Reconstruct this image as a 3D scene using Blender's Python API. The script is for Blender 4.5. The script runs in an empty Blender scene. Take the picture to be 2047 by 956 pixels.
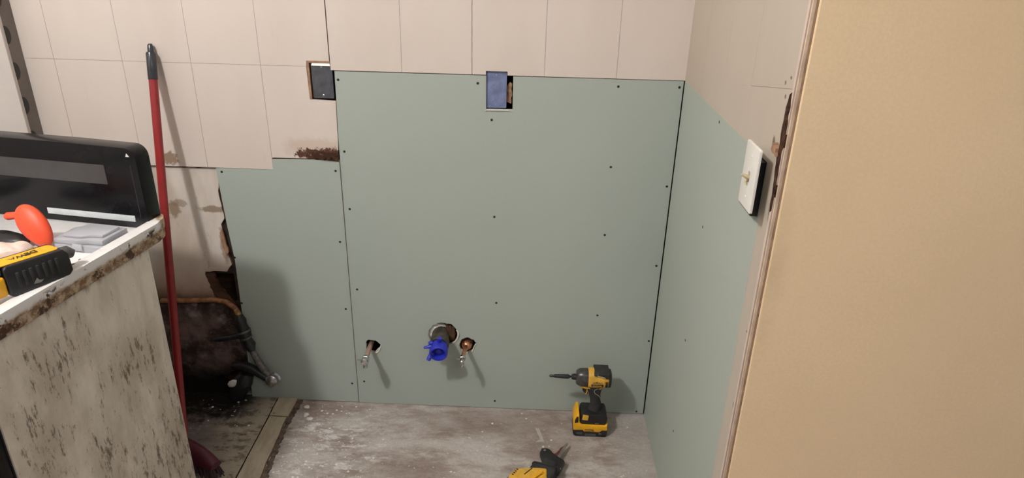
import bpy, bmesh, math, random
from mathutils import Vector, Matrix, noise as mnoise
from mathutils.geometry import tessellate_polygon
random.seed(7)
scene = bpy.context.scene
COL = scene.collection

# ------------------------------------------------------------------ camera
YAW, PITCH, ROLL = 0.0260, -0.4156, -0.0251
cam_d = bpy.data.cameras.new('camera'); cam = bpy.data.objects.new('camera', cam_d); COL.objects.link(cam)
cam_d.sensor_width = 36.0; cam_d.lens = 36.0*1376.69/2047; cam_d.clip_start = 0.02; cam_d.clip_end = 50
Rm = Matrix.Rotation(YAW, 3, 'Z') @ Matrix.Rotation(PITCH, 3, 'X') @ Matrix.Rotation(ROLL, 3, 'Y')
rt, fw, up = Rm.col[0], Rm.col[1], Rm.col[2]
M3 = Matrix((rt, up, -fw)).transposed()
cam.matrix_world = Matrix.Translation((-0.4468, -2.0728, 1.6011)) @ M3.to_4x4()
scene.camera = cam

# ------------------------------------------------------------------ light and exposure
scene.view_settings.view_transform = 'Standard'; scene.view_settings.look = 'None'
scene.view_settings.gamma = 1.0; scene.view_settings.use_curve_mapping = False
scene.view_settings.exposure = 0.0
world = bpy.data.worlds.new('world'); scene.world = world; world.use_nodes = True
bg = world.node_tree.nodes['Background']; bg.inputs[0].default_value = (0.92, 0.90, 1.0, 1); bg.inputs[1].default_value = 0.19
ld = bpy.data.lights.new('ceiling_bulb', 'POINT'); ld.energy = 168; ld.color = (0.98, 0.965, 0.95); ld.shadow_soft_size = 0.085
lo = bpy.data.objects.new('ceiling_bulb', ld); COL.objects.link(lo); lo.location = (-1.85, -1.95, 3.0)

ha = bpy.data.lights.new('added_fill', 'AREA'); ha.shape = 'DISK'; ha.size = 0.9; ha.energy = 17; ha.color = (1.0, 0.95, 0.88)  # added soft fill to brighten the tan wall, not a known lamp
ho = bpy.data.objects.new('added_fill', ha); COL.objects.link(ho); ho.location = (0.30, -2.75, 2.5)

# ------------------------------------------------------------------ node materials
class NT:
    def __init__(s, name, rough=0.6, metal=0.0, spec=0.5):
        s.m = bpy.data.materials.new(name); s.m.use_nodes = True; s.t = s.m.node_tree; s.n = s.t.nodes; s.l = s.t.links
        s.b = s.n['Principled BSDF']; s.b.inputs['Roughness'].default_value = rough; s.b.inputs['Metallic'].default_value = metal
        s.b.inputs['Specular IOR Level'].default_value = spec
        s.co = s.n.new('ShaderNodeTexCoord').outputs['Object']
    def put(s, sock, v):
        if isinstance(v, bpy.types.NodeSocket): s.l.new(v, sock)
        elif isinstance(v, (tuple, list)) and len(v) == 3 and sock.type == 'RGBA': sock.default_value = (*v, 1)
        else: sock.default_value = v
    def math(s, op, a, b=0.0, clamp=False):
        n = s.n.new('ShaderNodeMath'); n.operation = op; n.use_clamp = clamp; s.put(n.inputs[0], a); s.put(n.inputs[1], b); return n.outputs[0]
    def vmath(s, op, a, b):
        n = s.n.new('ShaderNodeVectorMath'); n.operation = op; s.put(n.inputs[0], a); s.put(n.inputs[1], b)
        return n.outputs['Value'] if op in ('LENGTH', 'DISTANCE') else n.outputs[0]
    def scaled(s, v, sc): return s.vmath('MULTIPLY', v, sc)
    def noise(s, scale, detail=4, rough=0.55, vec=None, stretch=None):
        n = s.n.new('ShaderNodeTexNoise'); v = vec if vec is not None else s.co
        if stretch: v = s.scaled(v, stretch)
        s.l.new(v, n.inputs['Vector']); n.inputs['Scale'].default_value = scale; n.inputs['Detail'].default_value = detail
        n.inputs['Roughness'].default_value = rough; return n.outputs['Fac']
    def ramp(s, v, a, b, inv=False):
        n = s.n.new('ShaderNodeMapRange'); n.interpolation_type = 'SMOOTHSTEP'; s.put(n.inputs['Value'], v)
        n.inputs['From Min'].default_value = a; n.inputs['From Max'].default_value = b
        n.inputs['To Min'].default_value = 1 if inv else 0; n.inputs['To Max'].default_value = 0 if inv else 1
        return n.outputs['Result']
    def mix(s, f, a, b):
        n = s.n.new('ShaderNodeMix'); n.data_type = 'RGBA'; s.put(n.inputs[0], f); s.put(n.inputs[6], a); s.put(n.inputs[7], b); return n.outputs[2]
    def xyz(s):
        n = s.n.new('ShaderNodeSeparateXYZ'); s.l.new(s.co, n.inputs[0]); return n.outputs
    def blob(s, c, r, nz, k=1.0, soft=0.25):
        d = s.vmath('LENGTH', s.vmath('DIVIDE', s.vmath('SUBTRACT', s.co, c), r), (0, 0, 0))
        d = s.math('ADD', d, s.math('MULTIPLY', s.math('SUBTRACT', nz, 0.5), k))
        return s.ramp(d, 1 - soft, 1 + soft, inv=True)
    def color(s, c): s.put(s.b.inputs['Base Color'], c)
    def rough(s, v): s.put(s.b.inputs['Roughness'], v)
    def bump(s, h, strength=0.2, dist=0.002):
        n = s.n.new('ShaderNodeBump'); n.inputs['Strength'].default_value = strength; n.inputs['Distance'].default_value = dist
        s.put(n.inputs['Height'], h); s.l.new(n.outputs[0], s.b.inputs['Normal'])

def simple(name, col, rough=0.5, metal=0.0, var=0.12, scale=30, bump=0.1, spec=0.5):
    k = NT(name, rough, metal, spec); n = k.noise(scale, 4)
    k.color(k.mix(k.ramp(n, 0.3, 0.7), tuple(c*(1-var) for c in col), tuple(min(1, c*(1+var)) for c in col)))
    if bump: k.bump(k.noise(scale*6, 3), bump, 0.001)
    return k.m
M = {}
BR = (0.050, 0.022, 0.012); DK = (0.012, 0.009, 0.008)
def mk_green():
    k = NT('moisture_board_paper', 0.75, spec=0.25)
    c = k.mix(k.ramp(k.noise(2.2, 3), 0.3, 0.7), (0.345, 0.395, 0.350), (0.370, 0.415, 0.370))
    c = k.mix(k.ramp(k.noise(420, 3), 0.35, 0.65), c, (0.39, 0.43, 0.385))
    sc = k.ramp(k.noise(9, 6, 0.7, stretch=(1, 1, 0.4)), 0.66, 0.76)
    c = k.mix(k.math('MULTIPLY', sc, 0.35), c, (0.46, 0.50, 0.46)); k.color(c)
    k.bump(k.noise(500, 2), 0.12, 0.0006); return k.m
def mk_cream():
    k = NT('cream_tile_glaze', 0.42, spec=0.35); nz = k.noise(22, 6, 0.65); nf = k.noise(75, 5, 0.7)
    c = k.mix(k.ramp(k.noise(5, 4, stretch=(1, 1, 0.35)), 0.3, 0.7), (0.635, 0.555, 0.495), (0.675, 0.595, 0.535))
    c = k.mix(k.math('MULTIPLY', k.ramp(k.noise(16, 6, 0.7, stretch=(1, 1, 0.25)), 0.60, 0.75), 0.30), c, (0.50, 0.40, 0.31))
    st = k.math('MULTIPLY', k.blob((-1.112, 0, 0.955), (0.072, 1, 0.022), k.noise(26, 7, 0.75), 3.4, 0.12), k.ramp(k.noise(60, 6, 0.75), 0.36, 0.44))
    c = k.mix(k.math('MULTIPLY', k.blob((-1.12, 0, 0.975), (0.10, 1, 0.03), nz, 2.0, 0.5), 0.35), c, (0.42, 0.28, 0.18))
    c = k.mix(st, c, (0.085, 0.036, 0.020))
    c = k.mix(k.math('MULTIPLY', k.blob((-1.095, 0, 0.951), (0.055, 1, 0.012), nf, 2.0, 0.15), 0.8), c, (0.035, 0.015, 0.010))
    c = k.mix(k.blob((-1.60, 0, 0.925), (0.03, 1, 0.02), nf, 2.2, 0.2), c, (0.28, 0.20, 0.14))
    k.color(c); k.bump(k.noise(90, 3), 0.05, 0.001); return k.m
def mk_cream_right():
    k = NT('cream_tile_glaze_worn', 0.5, spec=0.3); nf = k.noise(60, 6, 0.7); x, y, z = k.xyz()
    c = k.mix(k.ramp(k.noise(4, 4, stretch=(1, 1, 0.3)), 0.3, 0.7), (0.455, 0.395, 0.325), (0.49, 0.43, 0.36))
    for cc, rr in (((0, -.818, 1.262), (1, .007, .010)), ((0, -.822, 1.372), (1, .004, .004)), ((0, -.845, 1.385), (1, .004, .003)), ((0, -.835, 1.350), (1, .004, .004)),
                   ((0, -.868, 1.15), (1, .012, .03)), ((0, -.862, .70), (1, .003, .008)), ((0, -.86, .88), (1, .003, .003))):
        c = k.mix(k.math('MULTIPLY', k.blob(cc, rr, nf, 1.2, 0.4), 0.85), c, (0.10, 0.055, 0.028))
    k.color(c); k.bump(k.noise(90, 3), 0.05, 0.001); return k.m
def mk_plaster():
    k = NT('old_wall_paper', 0.85, spec=0.2); n1 = k.noise(12, 6, 0.65); nf = k.noise(40, 6, 0.7); x, y, z = k.xyz()
    c = k.mix(k.ramp(k.noise(7, 5, stretch=(1, 1, 0.4)), 0.35, 0.65), (0.50, 0.42, 0.35), (0.66, 0.60, 0.54))
    low = k.ramp(k.math('ADD', z, k.math('MULTIPLY', n1, 0.12)), 0.46, 0.64, inv=True)
    c = k.mix(low, c, (0.40, 0.27, 0.20))
    low2 = k.ramp(k.math('ADD', z, k.math('MULTIPLY', n1, 0.06)), 0.42, 0.50, inv=True)
    c = k.mix(low2, c, (0.13, 0.075, 0.045))
    c = k.mix(k.math('MULTIPLY', k.ramp(k.noise(18, 7, 0.7, stretch=(1.6, 1, 0.5)), 0.60, 0.68), 0.6), c, (0.33, 0.25, 0.19))
    for cc, rr, a in (((-1.49, 0, .752), (.04, 1, .012), .8), ((-1.62, 0, .745), (.02, 1, .03), .8), ((-1.60, 0, .77), (.03, 1, .012), .6), ((-1.47, 0, .62), (.012, 1, .07), .6)):
        c = k.mix(k.math('MULTIPLY', k.blob(cc, rr, nf, 2.0, 0.25), a), c, (0.22, 0.15, 0.09))
    k.color(c); k.bump(nf, 0.4, 0.003); return k.m
def mk_dirtywall():
    k = NT('mouldy_plaster', 0.9, spec=0.15); n1 = k.noise(9, 7, 0.65); n2 = k.noise(28, 6, 0.7); x, y, z = k.xyz()
    c = k.mix(k.ramp(n1, 0.38, 0.62), (0.045, 0.028, 0.024), (0.20, 0.135, 0.115))
    c = k.mix(k.ramp(k.noise(17, 6, 0.6), 0.56, 0.72), c, (0.32, 0.26, 0.235))
    c = k.mix(k.ramp(n2, 0.55, 0.75), c, (0.045, 0.026, 0.018))
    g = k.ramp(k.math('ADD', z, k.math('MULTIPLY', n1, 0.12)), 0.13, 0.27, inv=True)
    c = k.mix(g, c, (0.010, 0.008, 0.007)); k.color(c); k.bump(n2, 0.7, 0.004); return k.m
def mk_wood(name, a, b):
    k = NT(name, 0.85, spec=0.2); c = k.mix(k.ramp(k.noise(30, 6, 0.7, stretch=(0.15, 1, 1)), 0.35, 0.65), a, b)
    c = k.mix(k.ramp(k.noise(14, 6, 0.7), 0.52, 0.70), c, tuple(v*0.35 for v in a)); k.color(c); k.bump(k.noise(70, 5, stretch=(0.2, 1, 1)), 0.4, 0.002); return k.m
def mk_floor():
    k = NT('stained_subfloor', 0.82, spec=0.2); st = (1, 2.6, 1)
    n1 = k.noise(4.5, 7, 0.62, stretch=st); n2 = k.noise(16, 7, 0.7, stretch=(1, 2.0, 1)); nf = k.noise(110, 4, 0.7); x, y, z = k.xyz()
    c = k.mix(k.ramp(n1, 0.36, 0.64), (0.27, 0.215, 0.188), (0.47, 0.43, 0.395))
    c = k.mix(k.math('MULTIPLY', k.ramp(n2, 0.44, 0.66), 0.75), c, (0.50, 0.465, 0.43))
    c = k.mix(k.math('MULTIPLY', k.ramp(k.noise(32, 7, 0.75, stretch=(1, 1.8, 1)), 0.56, 0.70), 0.45), c, (0.15, 0.115, 0.095))
    wm = k.blob((-1.12, -.26, 0), (.22, .22, 1), k.noise(9, 4), 1.1, 0.6)
    sm = k.math('MULTIPLY', k.ramp(k.noise(13, 7, 0.72, stretch=(1, 2.2, 1)), 0.50, 0.62), wm)
    c = k.mix(k.math('MULTIPLY', sm, 0.85), c, (0.68, 0.66, 0.64))
    sm2 = k.ramp(k.noise(26, 7, 0.78, stretch=(0.6, 2.4, 1)), 0.63, 0.70)
    c = k.mix(k.math('MULTIPLY', sm2, 0.65), c, (0.62, 0.59, 0.56))
    v = k.n.new('ShaderNodeTexVoronoi'); v.inputs['Scale'].default_value = 34; k.l.new(k.co, v.inputs['Vector'])
    c = k.mix(k.math('MULTIPLY', k.ramp(v.outputs['Distance'], 0.07, 0.13, inv=True), k.ramp(k.noise(11, 2), 0.50, 0.56)), c, (0.66, 0.63, 0.60))
    for cc, rr in (((-.50, -.085, 0), (.30, .075, 1)), ((-1.14, -.045, 0), (.12, .05, 1)), ((-.33, -.22, 0), (.14, .06, 1)), ((-.80, -.34, 0), (.12, .05, 1))):
        c = k.mix(k.math('MULTIPLY', k.blob(cc, rr, k.noise(12, 6, 0.65), 1.6, 0.6), 0.55), c, (0.205, 0.150, 0.125))
    crn = k.blob((-.02, -.12, 0), (.11, .26, 1), k.noise(14, 5), 1.0, 0.4)
    c = k.mix(k.math('MULTIPLY', crn, 0.6), c, (0.40, 0.37, 0.34))
    c = k.mix(k.ramp(nf, 0.3, 0.7), k.mix(0.18, c, (0.05, 0.04, 0.035)), c)
    k.color(c); k.bump(k.math('ADD', n2, k.math('MULTIPLY', nf, 0.3)), 0.35, 0.003); return k.m
def mk_sheet():
    k = NT('old_floor_sheet', 0.8, spec=0.2); n1 = k.noise(8, 6, 0.62, stretch=(1, 1.8, 1)); n2 = k.noise(30, 6, 0.7); x, y, z = k.xyz()
    d = k.math('ADD', x, k.math('MULTIPLY', n1, 0.22))
    c = k.mix(k.ramp(d, -1.46, -1.26), (0.150, 0.125, 0.118), (0.37, 0.325, 0.255)); c = k.mix(k.math('MULTIPLY', k.ramp(k.noise(14, 7, 0.7, stretch=(1, 2, 1)), 0.50, 0.64), 0.7), c, (0.060, 0.048, 0.044))
    gb = k.ramp(k.math('ADD', y, k.math('MULTIPLY', k.noise(22, 7, 0.75), 0.30)), -0.03, 0.07)
    c = k.mix(k.math('MULTIPLY', gb, k.ramp(x, -1.50, -1.36, inv=True)), c, (0.008, 0.007, 0.006))
    c = k.mix(k.math('MULTIPLY', k.ramp(n2, 0.55, 0.68), 0.7), c, (0.045, 0.033, 0.027))
    c = k.mix(k.math('MULTIPLY', k.ramp(k.noise(22, 7, 0.75, stretch=(1, 2, 1)), 0.60, 0.68), 0.35), c, (0.42, 0.38, 0.34))
    k.color(c); k.bump(n2, 0.5, 0.003); return k.m
def mk_strip():
    k = NT('batten_wood', 0.8, spec=0.2); n1 = k.noise(26, 6, 0.7, stretch=(1, 0.3, 1))
    c = k.mix(k.ramp(n1, 0.35, 0.65), (0.36, 0.31, 0.23), (0.47, 0.42, 0.33))
    c = k.mix(k.ramp(k.noise(38, 6, 0.7), 0.63, 0.72), c, (0.10, 0.06, 0.035)); k.color(c); k.bump(n1, 0.3, 0.002); return k.m
def mk_tan():
    k = NT('tan_wall_paint', 0.55, spec=0.3); n1 = k.noise(3, 4); nf = k.noise(160, 4, 0.6)
    c = k.mix(k.ramp(n1, 0.3, 0.7), (0.76, 0.575, 0.36), (0.80, 0.61, 0.385))
    c = k.mix(k.ramp(nf, 0.3, 0.7), k.mix(0.16, c, (0.56, 0.42, 0.26)), c)
    c = k.mix(k.math('MULTIPLY', k.blob((.012, 0, 1.02), (.03, 1, .16), k.noise(14, 5), 1.2, 0.5), 0.28), c, (0.30, 0.20, 0.10))
    k.color(c); k.bump(nf, 0.25, 0.0015); return k.m
def mk_stove_side():
    k = NT('greasy_enamel_side', 0.5, spec=0.35); x, y, z = k.xyz()
    nz = k.noise(30, 8, 0.72, stretch=(1, 1.3, 0.30)); n2 = k.noise(85, 8, 0.75, stretch=(1, 1.2, 0.30)); n3 = k.noise(9, 6, 0.6, stretch=(1, 1.4, 0.5))
    c = k.mix(k.ramp(n3, 0.35, 0.65), (0.60, 0.545, 0.455), (0.78, 0.725, 0.635))
    dn = k.ramp(k.math('ADD', z, k.math('MULTIPLY', n3, 0.25)), 0.35, 0.98, inv=True)
    c = k.mix(k.math('MULTIPLY', k.ramp(nz, 0.56, 0.70), k.math('ADD', 0.18, k.math('MULTIPLY', dn, 0.62))), c, (0.175, 0.125, 0.085))
    c = k.mix(k.math('MULTIPLY', k.ramp(n2, 0.645, 0.71), k.math('ADD', 0.25, k.math('MULTIPLY', dn, 0.6))), c, (0.055, 0.038, 0.026))
    c = k.mix(k.math('MULTIPLY', k.ramp(k.noise(60, 6, 0.75, stretch=(1, 1, 0.45)), 0.645, 0.675), k.math('ADD', 0.30, k.math('MULTIPLY', dn, 0.6))), c, (0.040, 0.026, 0.018))
    c = k.mix(k.math('MULTIPLY', k.ramp(k.noise(34, 8, 0.8, stretch=(1, 1, 0.22)), 0.60, 0.66), k.math('MULTIPLY', dn, 0.6)), c, (0.10, 0.07, 0.048))
    P = k.blob((0, -.03, .20), (1, .12, .36), n3, 2.2, 0.8)
    for cc, rr in (((0, -.27, .40), (1, .05, .16)), ((0, -.15, .28), (1, .07, .14)), ((0, -.33, .74), (1, .09, .08)), ((0, -.42, .55), (1, .05, .20)), ((0, -.14, .62), (1, .10, .07))):
        P = k.math('MAXIMUM', P, k.blob(cc, rr, k.noise(13, 6, 0.7), 2.4, 0.8))
    sp = k.math('ADD', k.noise(52, 9, 0.8, stretch=(1, 1.1, 0.28)), k.math('MULTIPLY', P, 0.105))
    c = k.mix(k.math('MULTIPLY', k.ramp(sp, 0.60, 0.68), 0.85), c, (0.115, 0.078, 0.050))
    c = k.mix(k.math('MULTIPLY', k.ramp(sp, 0.70, 0.75), 0.9), c, (0.032, 0.020, 0.014))
    c = k.mix(k.math('MULTIPLY', P, 0.30), c, (0.22, 0.165, 0.115))
    rt = k.ramp(k.math('ADD', z, k.math('MULTIPLY', nz, 0.10)), 0.895, 0.935)
    c = k.mix(k.math('MULTIPLY', rt, 0.8), c, (0.15, 0.085, 0.040)); k.color(c); k.bump(n2, 0.25, 0.001); return k.m
def mk_deck():
    k = NT('white_enamel_rusted', 0.18, spec=0.5); x, y, z = k.xyz(); nz = k.noise(26, 7, 0.7); n2 = k.noise(60, 6, 0.7)
    r = k.ramp(k.math('ADD', z, k.math('MULTIPLY', k.math('SUBTRACT', nz, 0.5), 0.022)), 0.893, 0.903, inv=True)
    edge = k.ramp(k.math('ADD', x, k.math('MULTIPLY', nz, 0.02)), -0.02, 0.014)
    c = k.mix(k.ramp(nz, 0.3, 0.7), (0.76, 0.74, 0.73), (0.80, 0.79, 0.79))
    rust = k.mix(k.ramp(n2, 0.40, 0.60), (0.20, 0.115, 0.060), (0.50, 0.39, 0.27))
    m = k.math('MULTIPLY', r, edge)
    m = k.math('MAXIMUM', m, k.blob((0.015, 0.085, .91), (0.035, 0.04, .1), nz, 1.0, 0.2))
    m = k.math('MAXIMUM', m, k.math('MULTIPLY', k.ramp(k.noise(40, 6, 0.7), 0.68, 0.72), k.ramp(y, -0.02, 0.05)))
    c = k.mix(m, c, rust); c = k.mix(k.math('MULTIPLY', k.math('MULTIPLY', edge, k.ramp(z, .905, .915, inv=True)), k.ramp(k.noise(22, 6, 0.7), 0.54, 0.60)), c, (0.07, 0.035, 0.018)); k.color(c); k.rough(k.math('ADD', 0.18, k.math('MULTIPLY', m, 0.6))); return k.m
def mk_rotten():
    k = NT('rotted_wood_edge', 0.95, spec=0.1); c = k.mix(k.ramp(k.noise(70, 6, 0.7), 0.35, 0.65), (0.020, 0.009, 0.007), (0.085, 0.042, 0.025)); k.color(c); k.bump(k.noise(90, 4), 0.8, 0.004); return k.m
def mk_case():
    k = NT('frosted_clear_plastic', 0.28); k.color(k.mix(k.noise(20), (0.72, 0.73, 0.78), (0.82, 0.83, 0.87)))
    k.b.inputs['Transmission Weight'].default_value = 0.55; k.b.inputs['IOR'].default_value = 1.3; return k.m

M['green'] = mk_green(); M['cream'] = mk_cream(); M['cream_r'] = mk_cream_right(); M['paper'] = mk_plaster(); M['dirty'] = mk_dirtywall()
M['lath'] = mk_wood('brown_lath', (0.10, 0.052, 0.030), (0.055, 0.028, 0.018)); M['floor'] = mk_floor(); M['sheet'] = mk_sheet(); M['strip'] = mk_strip()
M['tan'] = mk_tan(); M['side'] = mk_stove_side(); M['deck'] = mk_deck(); M['rot'] = mk_rotten(); M['case'] = mk_case()
M['gypsum'] = simple('gypsum_core', (0.66, 0.63, 0.57), 0.9, var=0.1, scale=90, bump=0.4)
M['groove'] = simple('tile_groove', (0.50, 0.43, 0.37), 0.7)
M['cavity'] = simple('dark_cavity', (0.030, 0.017, 0.012), 0.95, var=0.4, scale=40, bump=0.5)
M['wood_edge'] = simple('board_edge', (0.30, 0.17, 0.10), 0.8, var=0.25, scale=60)
M['galv'] = simple('galvanised_steel', (0.17, 0.175, 0.195), 0.38, 0.75, var=0.2, scale=35)
M['galv_b'] = simple('bluish_metal', (0.23, 0.275, 0.46), 0.42, 0.45, var=0.22, scale=30)  # bluish base colour for the second outlet cover
M['screw'] = simple('black_screw', (0.010, 0.009, 0.008), 0.7, 0.0)
M['chrome'] = simple('chrome', (0.62, 0.62, 0.63), 0.16, 1.0, var=0.05)
M['copper'] = simple('tarnished_copper', (0.62, 0.30, 0.17), 0.30, 0.9, var=0.25, scale=60)
M['copper_d'] = simple('dull_copper', (0.50, 0.33, 0.27), 0.45, 0.6, var=0.3, scale=50)
M['iron'] = simple('dirty_grey_pipe', (0.062, 0.052, 0.042), 0.6, 0.2, var=0.5, scale=40, bump=0.4)
M['blue'] = simple('blue_plastic', (0.020, 0.030, 0.42), 0.42, var=0.12)
M['yellow'] = simple('yellow_plastic', (0.80, 0.40, 0.010), 0.42, var=0.06)
M['yellow_d'] = simple('dusty_yellow_plastic', (0.66, 0.37, 0.045), 0.55, var=0.15, scale=50)
M['black'] = simple('black_plastic', (0.012, 0.012, 0.013), 0.45, var=0.3)
M['rubber'] = simple('black_rubber', (0.022, 0.021, 0.021), 0.75, var=0.3, scale=50, bump=0.3)
M['greyplas'] = simple('dark_grey_plastic', (0.075, 0.073, 0.070), 0.45, var=0.25)
M['steel'] = simple('brushed_steel', (0.42, 0.41, 0.40), 0.30, 0.9, var=0.15)
M['nose'] = simple('grey_nose_cone', (0.085, 0.083, 0.082), 0.32, 0.6, var=0.35, scale=60)
M['red'] = simple('red_broom_handle', (0.25, 0.019, 0.020), 0.28, var=0.08)
M['redhead'] = simple('dark_red_plastic', (0.085, 0.012, 0.022), 0.55, var=0.12)
M['maroon'] = simple('dark_red_print', (0.20, 0.015, 0.015), 0.5)
M['bristle'] = simple('dark_bristles', (0.050, 0.020, 0.028), 0.7)
M['grip'] = simple('dark_grey_glossy_grip', (0.040, 0.042, 0.050), 0.20, 0.1)
M['glass'] = simple('black_glass', (0.007, 0.007, 0.008), 0.22, var=0.1, bump=0, spec=0.22)
M['glass2'] = simple('smoked_window', (0.050, 0.048, 0.048), 0.35, var=0.1, bump=0)
M['white'] = simple('white_plastic', (0.74, 0.72, 0.67), 0.40, var=0.03)
M['ivory'] = simple('aged_ivory', (0.55, 0.46, 0.27), 0.5, var=0.1)
M['orange'] = simple('orange_red_plastic', (0.80, 0.085, 0.030), 0.50, var=0.05, scale=40)
M['bag'] = simple('pale_pink_film', (0.66, 0.50, 0.43), 0.45, var=0.08, scale=15)
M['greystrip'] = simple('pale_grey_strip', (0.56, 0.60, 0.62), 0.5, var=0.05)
M['panel'] = simple('off_white_panel', (0.60, 0.545, 0.50), 0.5, var=0.05, scale=8)
M['panel_e'] = simple('grey_edge', (0.175, 0.150, 0.135), 0.6, var=0.12, scale=10)
M['trimw'] = simple('cream_trim', (0.60, 0.49, 0.42), 0.5, var=0.06)
M['trimb'] = simple('brown_trim_edge', (0.21, 0.125, 0.075), 0.7, var=0.3, scale=40)
M['caulk'] = simple('pale_bead', (0.56, 0.44, 0.33), 0.6, var=0.15)
M['brass'] = simple('tarnished_brass', (0.42, 0.24, 0.08), 0.5, 0.4, var=0.3)
M['braid'] = simple('dirty_grey_hose', (0.15, 0.14, 0.13), 0.5, 0.4, var=0.4, scale=120)
M['ceil'] = simple('ceiling_paint', (0.70, 0.68, 0.64), 0.8)
M['plainwall'] = simple('plain_wall_paint', (0.62, 0.56, 0.50), 0.7)
M['chip'] = simple('plaster_chip_white', (0.68, 0.65, 0.61), 0.85, var=0.12)
M['grime'] = simple('grey_brown_grime', (0.105, 0.078, 0.060), 0.95, var=0.5, scale=60, bump=0.6)
M['rustpipe'] = simple('rusty_orange_pipe', (0.26, 0.115, 0.050), 0.8, var=0.4, scale=50, bump=0.4)
M['dust'] = simple('dusty_grey_flake', (0.40, 0.36, 0.32), 0.85)
M['blade_red'] = simple('red_worn_blade', (0.11, 0.032, 0.022), 0.6, 0.1, var=0.5, scale=80)

# ------------------------------------------------------------------ geometry helpers
def link(name, me, parent=None, mats=None, smooth=False):
    o = bpy.data.objects.new(name, me); COL.objects.link(o)
    for m in (mats if isinstance(mats, (list, tuple)) else [mats]):
        if m: me.materials.append(M[m])
    if parent: o.parent = parent
    if smooth:
        for p in me.polygons: p.use_smooth = True
        try: me.set_sharp_from_angle(angle=math.radians(38))
        except Exception: pass
    return o
def obj(name, bm, mat, parent=None, smooth=False, bevel=0, seg=2):
    bmesh.ops.recalc_face_normals(bm, faces=bm.faces)
    if bevel:
        es = [e for e in bm.edges if len(e.link_faces) == 2 and e.calc_face_angle(0) > 0.5]
        bmesh.ops.bevel(bm, geom=es, offset=bevel, segments=seg, profile=0.5, affect='EDGES', clamp_overlap=True)
    me = bpy.data.meshes.new(name); bm.to_mesh(me); bm.free(); return link(name, me, parent, mat, smooth or bevel > 0)
def empty(name, loc=(0, 0, 0), rz=0, label=None, cat=None, group=None, rot=None):
    o = bpy.data.objects.new(name, None); COL.objects.link(o); o.location = loc; o.rotation_euler = rot or (0, 0, rz); o.empty_display_size = 0.05
    if label: tag(o, label, cat, group)
    return o
def tag(o, label, cat, group=None):
    o['label'] = label; o['category'] = cat
    if group: o['group'] = group
    return o
def B(): return bmesh.new()
def box(bm, a, b):
    vs = [bm.verts.new((x, y, z)) for x in (a[0], b[0]) for y in (a[1], b[1]) for z in (a[2], b[2])]
    for f in ((0, 1, 3, 2), (4, 6, 7, 5), (0, 4, 5, 1), (2, 3, 7, 6), (0, 2, 6, 4), (1, 5, 7, 3)): bm.faces.new([vs[i] for i in f])
    return bm
def frame(d):
    d = Vector(d).normalized(); u = Vector((0, 0, 1)) if abs(d.z) < 0.9 else Vector((1, 0, 0)); s = d.cross(u).normalized(); return s, d.cross(s).normalized()
def tube(bm, pts, rads, n=16, cap=True):
    pts = [Vector(p) for p in pts]; rads = rads if isinstance(rads, (list, tuple)) else [rads]*len(pts); rings = []; s = None
    for i, p in enumerate(pts):
        d = (pts[min(i+1, len(pts)-1)] - pts[max(i-1, 0)])
        if d.length < 1e-9: d = Vector((0, 0, 1))
        d.normalize()
        if s is None: s, t = frame(d)
        else:
            s = (s - d*s.dot(d)).normalized(); t = d.cross(s)
        rings.append([bm.verts.new(p + (s*math.cos(a)+t*math.sin(a))*rads[i]) for a in [2*math.pi*j/n for j in range(n)]])
    for i in range(len(rings)-1):
        for j in range(n): bm.faces.new((rings[i][j], rings[i][(j+1) % n], rings[i+1][(j+1) % n], rings[i+1][j]))
    if cap: bm.faces.new(rings[0][::-1]); bm.faces.new(rings[-1])
    return bm
def lathe(bm, base, d, prof, n=24):      # prof: (distance along axis, radius)
    base = Vector(base); d = Vector(d).normalized(); s, t = frame(d); rings = []
    for a, r in prof:
        rings.append([bm.verts.new(base + d*a + (s*math.cos(k)+t*math.sin(k))*max(r, 1e-4)) for k in [2*math.pi*j/n for j in range(n)]])
    for i in range(len(rings)-1):
        for j in range(n): bm.faces.new((rings[i][j], rings[i][(j+1) % n], rings[i+1][(j+1) % n], rings[i+1][j]))
    bm.faces.new(rings[0][::-1]); bm.faces.new(rings[-1]); return bm
AX = {'y': lambda u, v, w: (u, w, v), 'x': lambda u, v, w: (w, u, v), 'z': lambda u, v, w: (u, v, w)}
def slab(bm, outer, w0, w1, ax='y', holes=(), edge_mat=None):
    """polygon (with holes) given in the plane across axis ax, thick from w0 to w1"""
    loops = [list(outer)] + [list(h) for h in holes]; f = AX[ax]
    tri = tessellate_polygon([[Vector((u, v, 0)) for u, v in lp] for lp in loops]); flat = [p for lp in loops for p in lp]
    A = [bm.verts.new(f(u, v, w0)) for u, v in flat]; C = [bm.verts.new(f(u, v, w1)) for u, v in flat]
    for t in tri:
        try: bm.faces.new([A[i] for i in t]); bm.faces.new([C[i] for i in t[::-1]])
        except ValueError: pass
    k = 0
    for lp in loops:
        n = len(lp)
        for i in range(n):
            q = bm.faces.new((A[k+i], A[k+(i+1) % n], C[k+(i+1) % n], C[k+i]))
            if edge_mat is not None: q.material_index = edge_mat
        k += n
    return bm
def ngon(bm, poly, w0, w1, ax='y'):
    f = AX[ax]; A = [bm.verts.new(f(u, v, w0)) for u, v in poly]; C = [bm.verts.new(f(u, v, w1)) for u, v in poly]; n = len(poly)
    bm.faces.new(A); bm.faces.new(C[::-1])
    for i in range(n): bm.faces.new((A[i], A[(i+1) % n], C[(i+1) % n], C[i]))
    return bm
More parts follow.
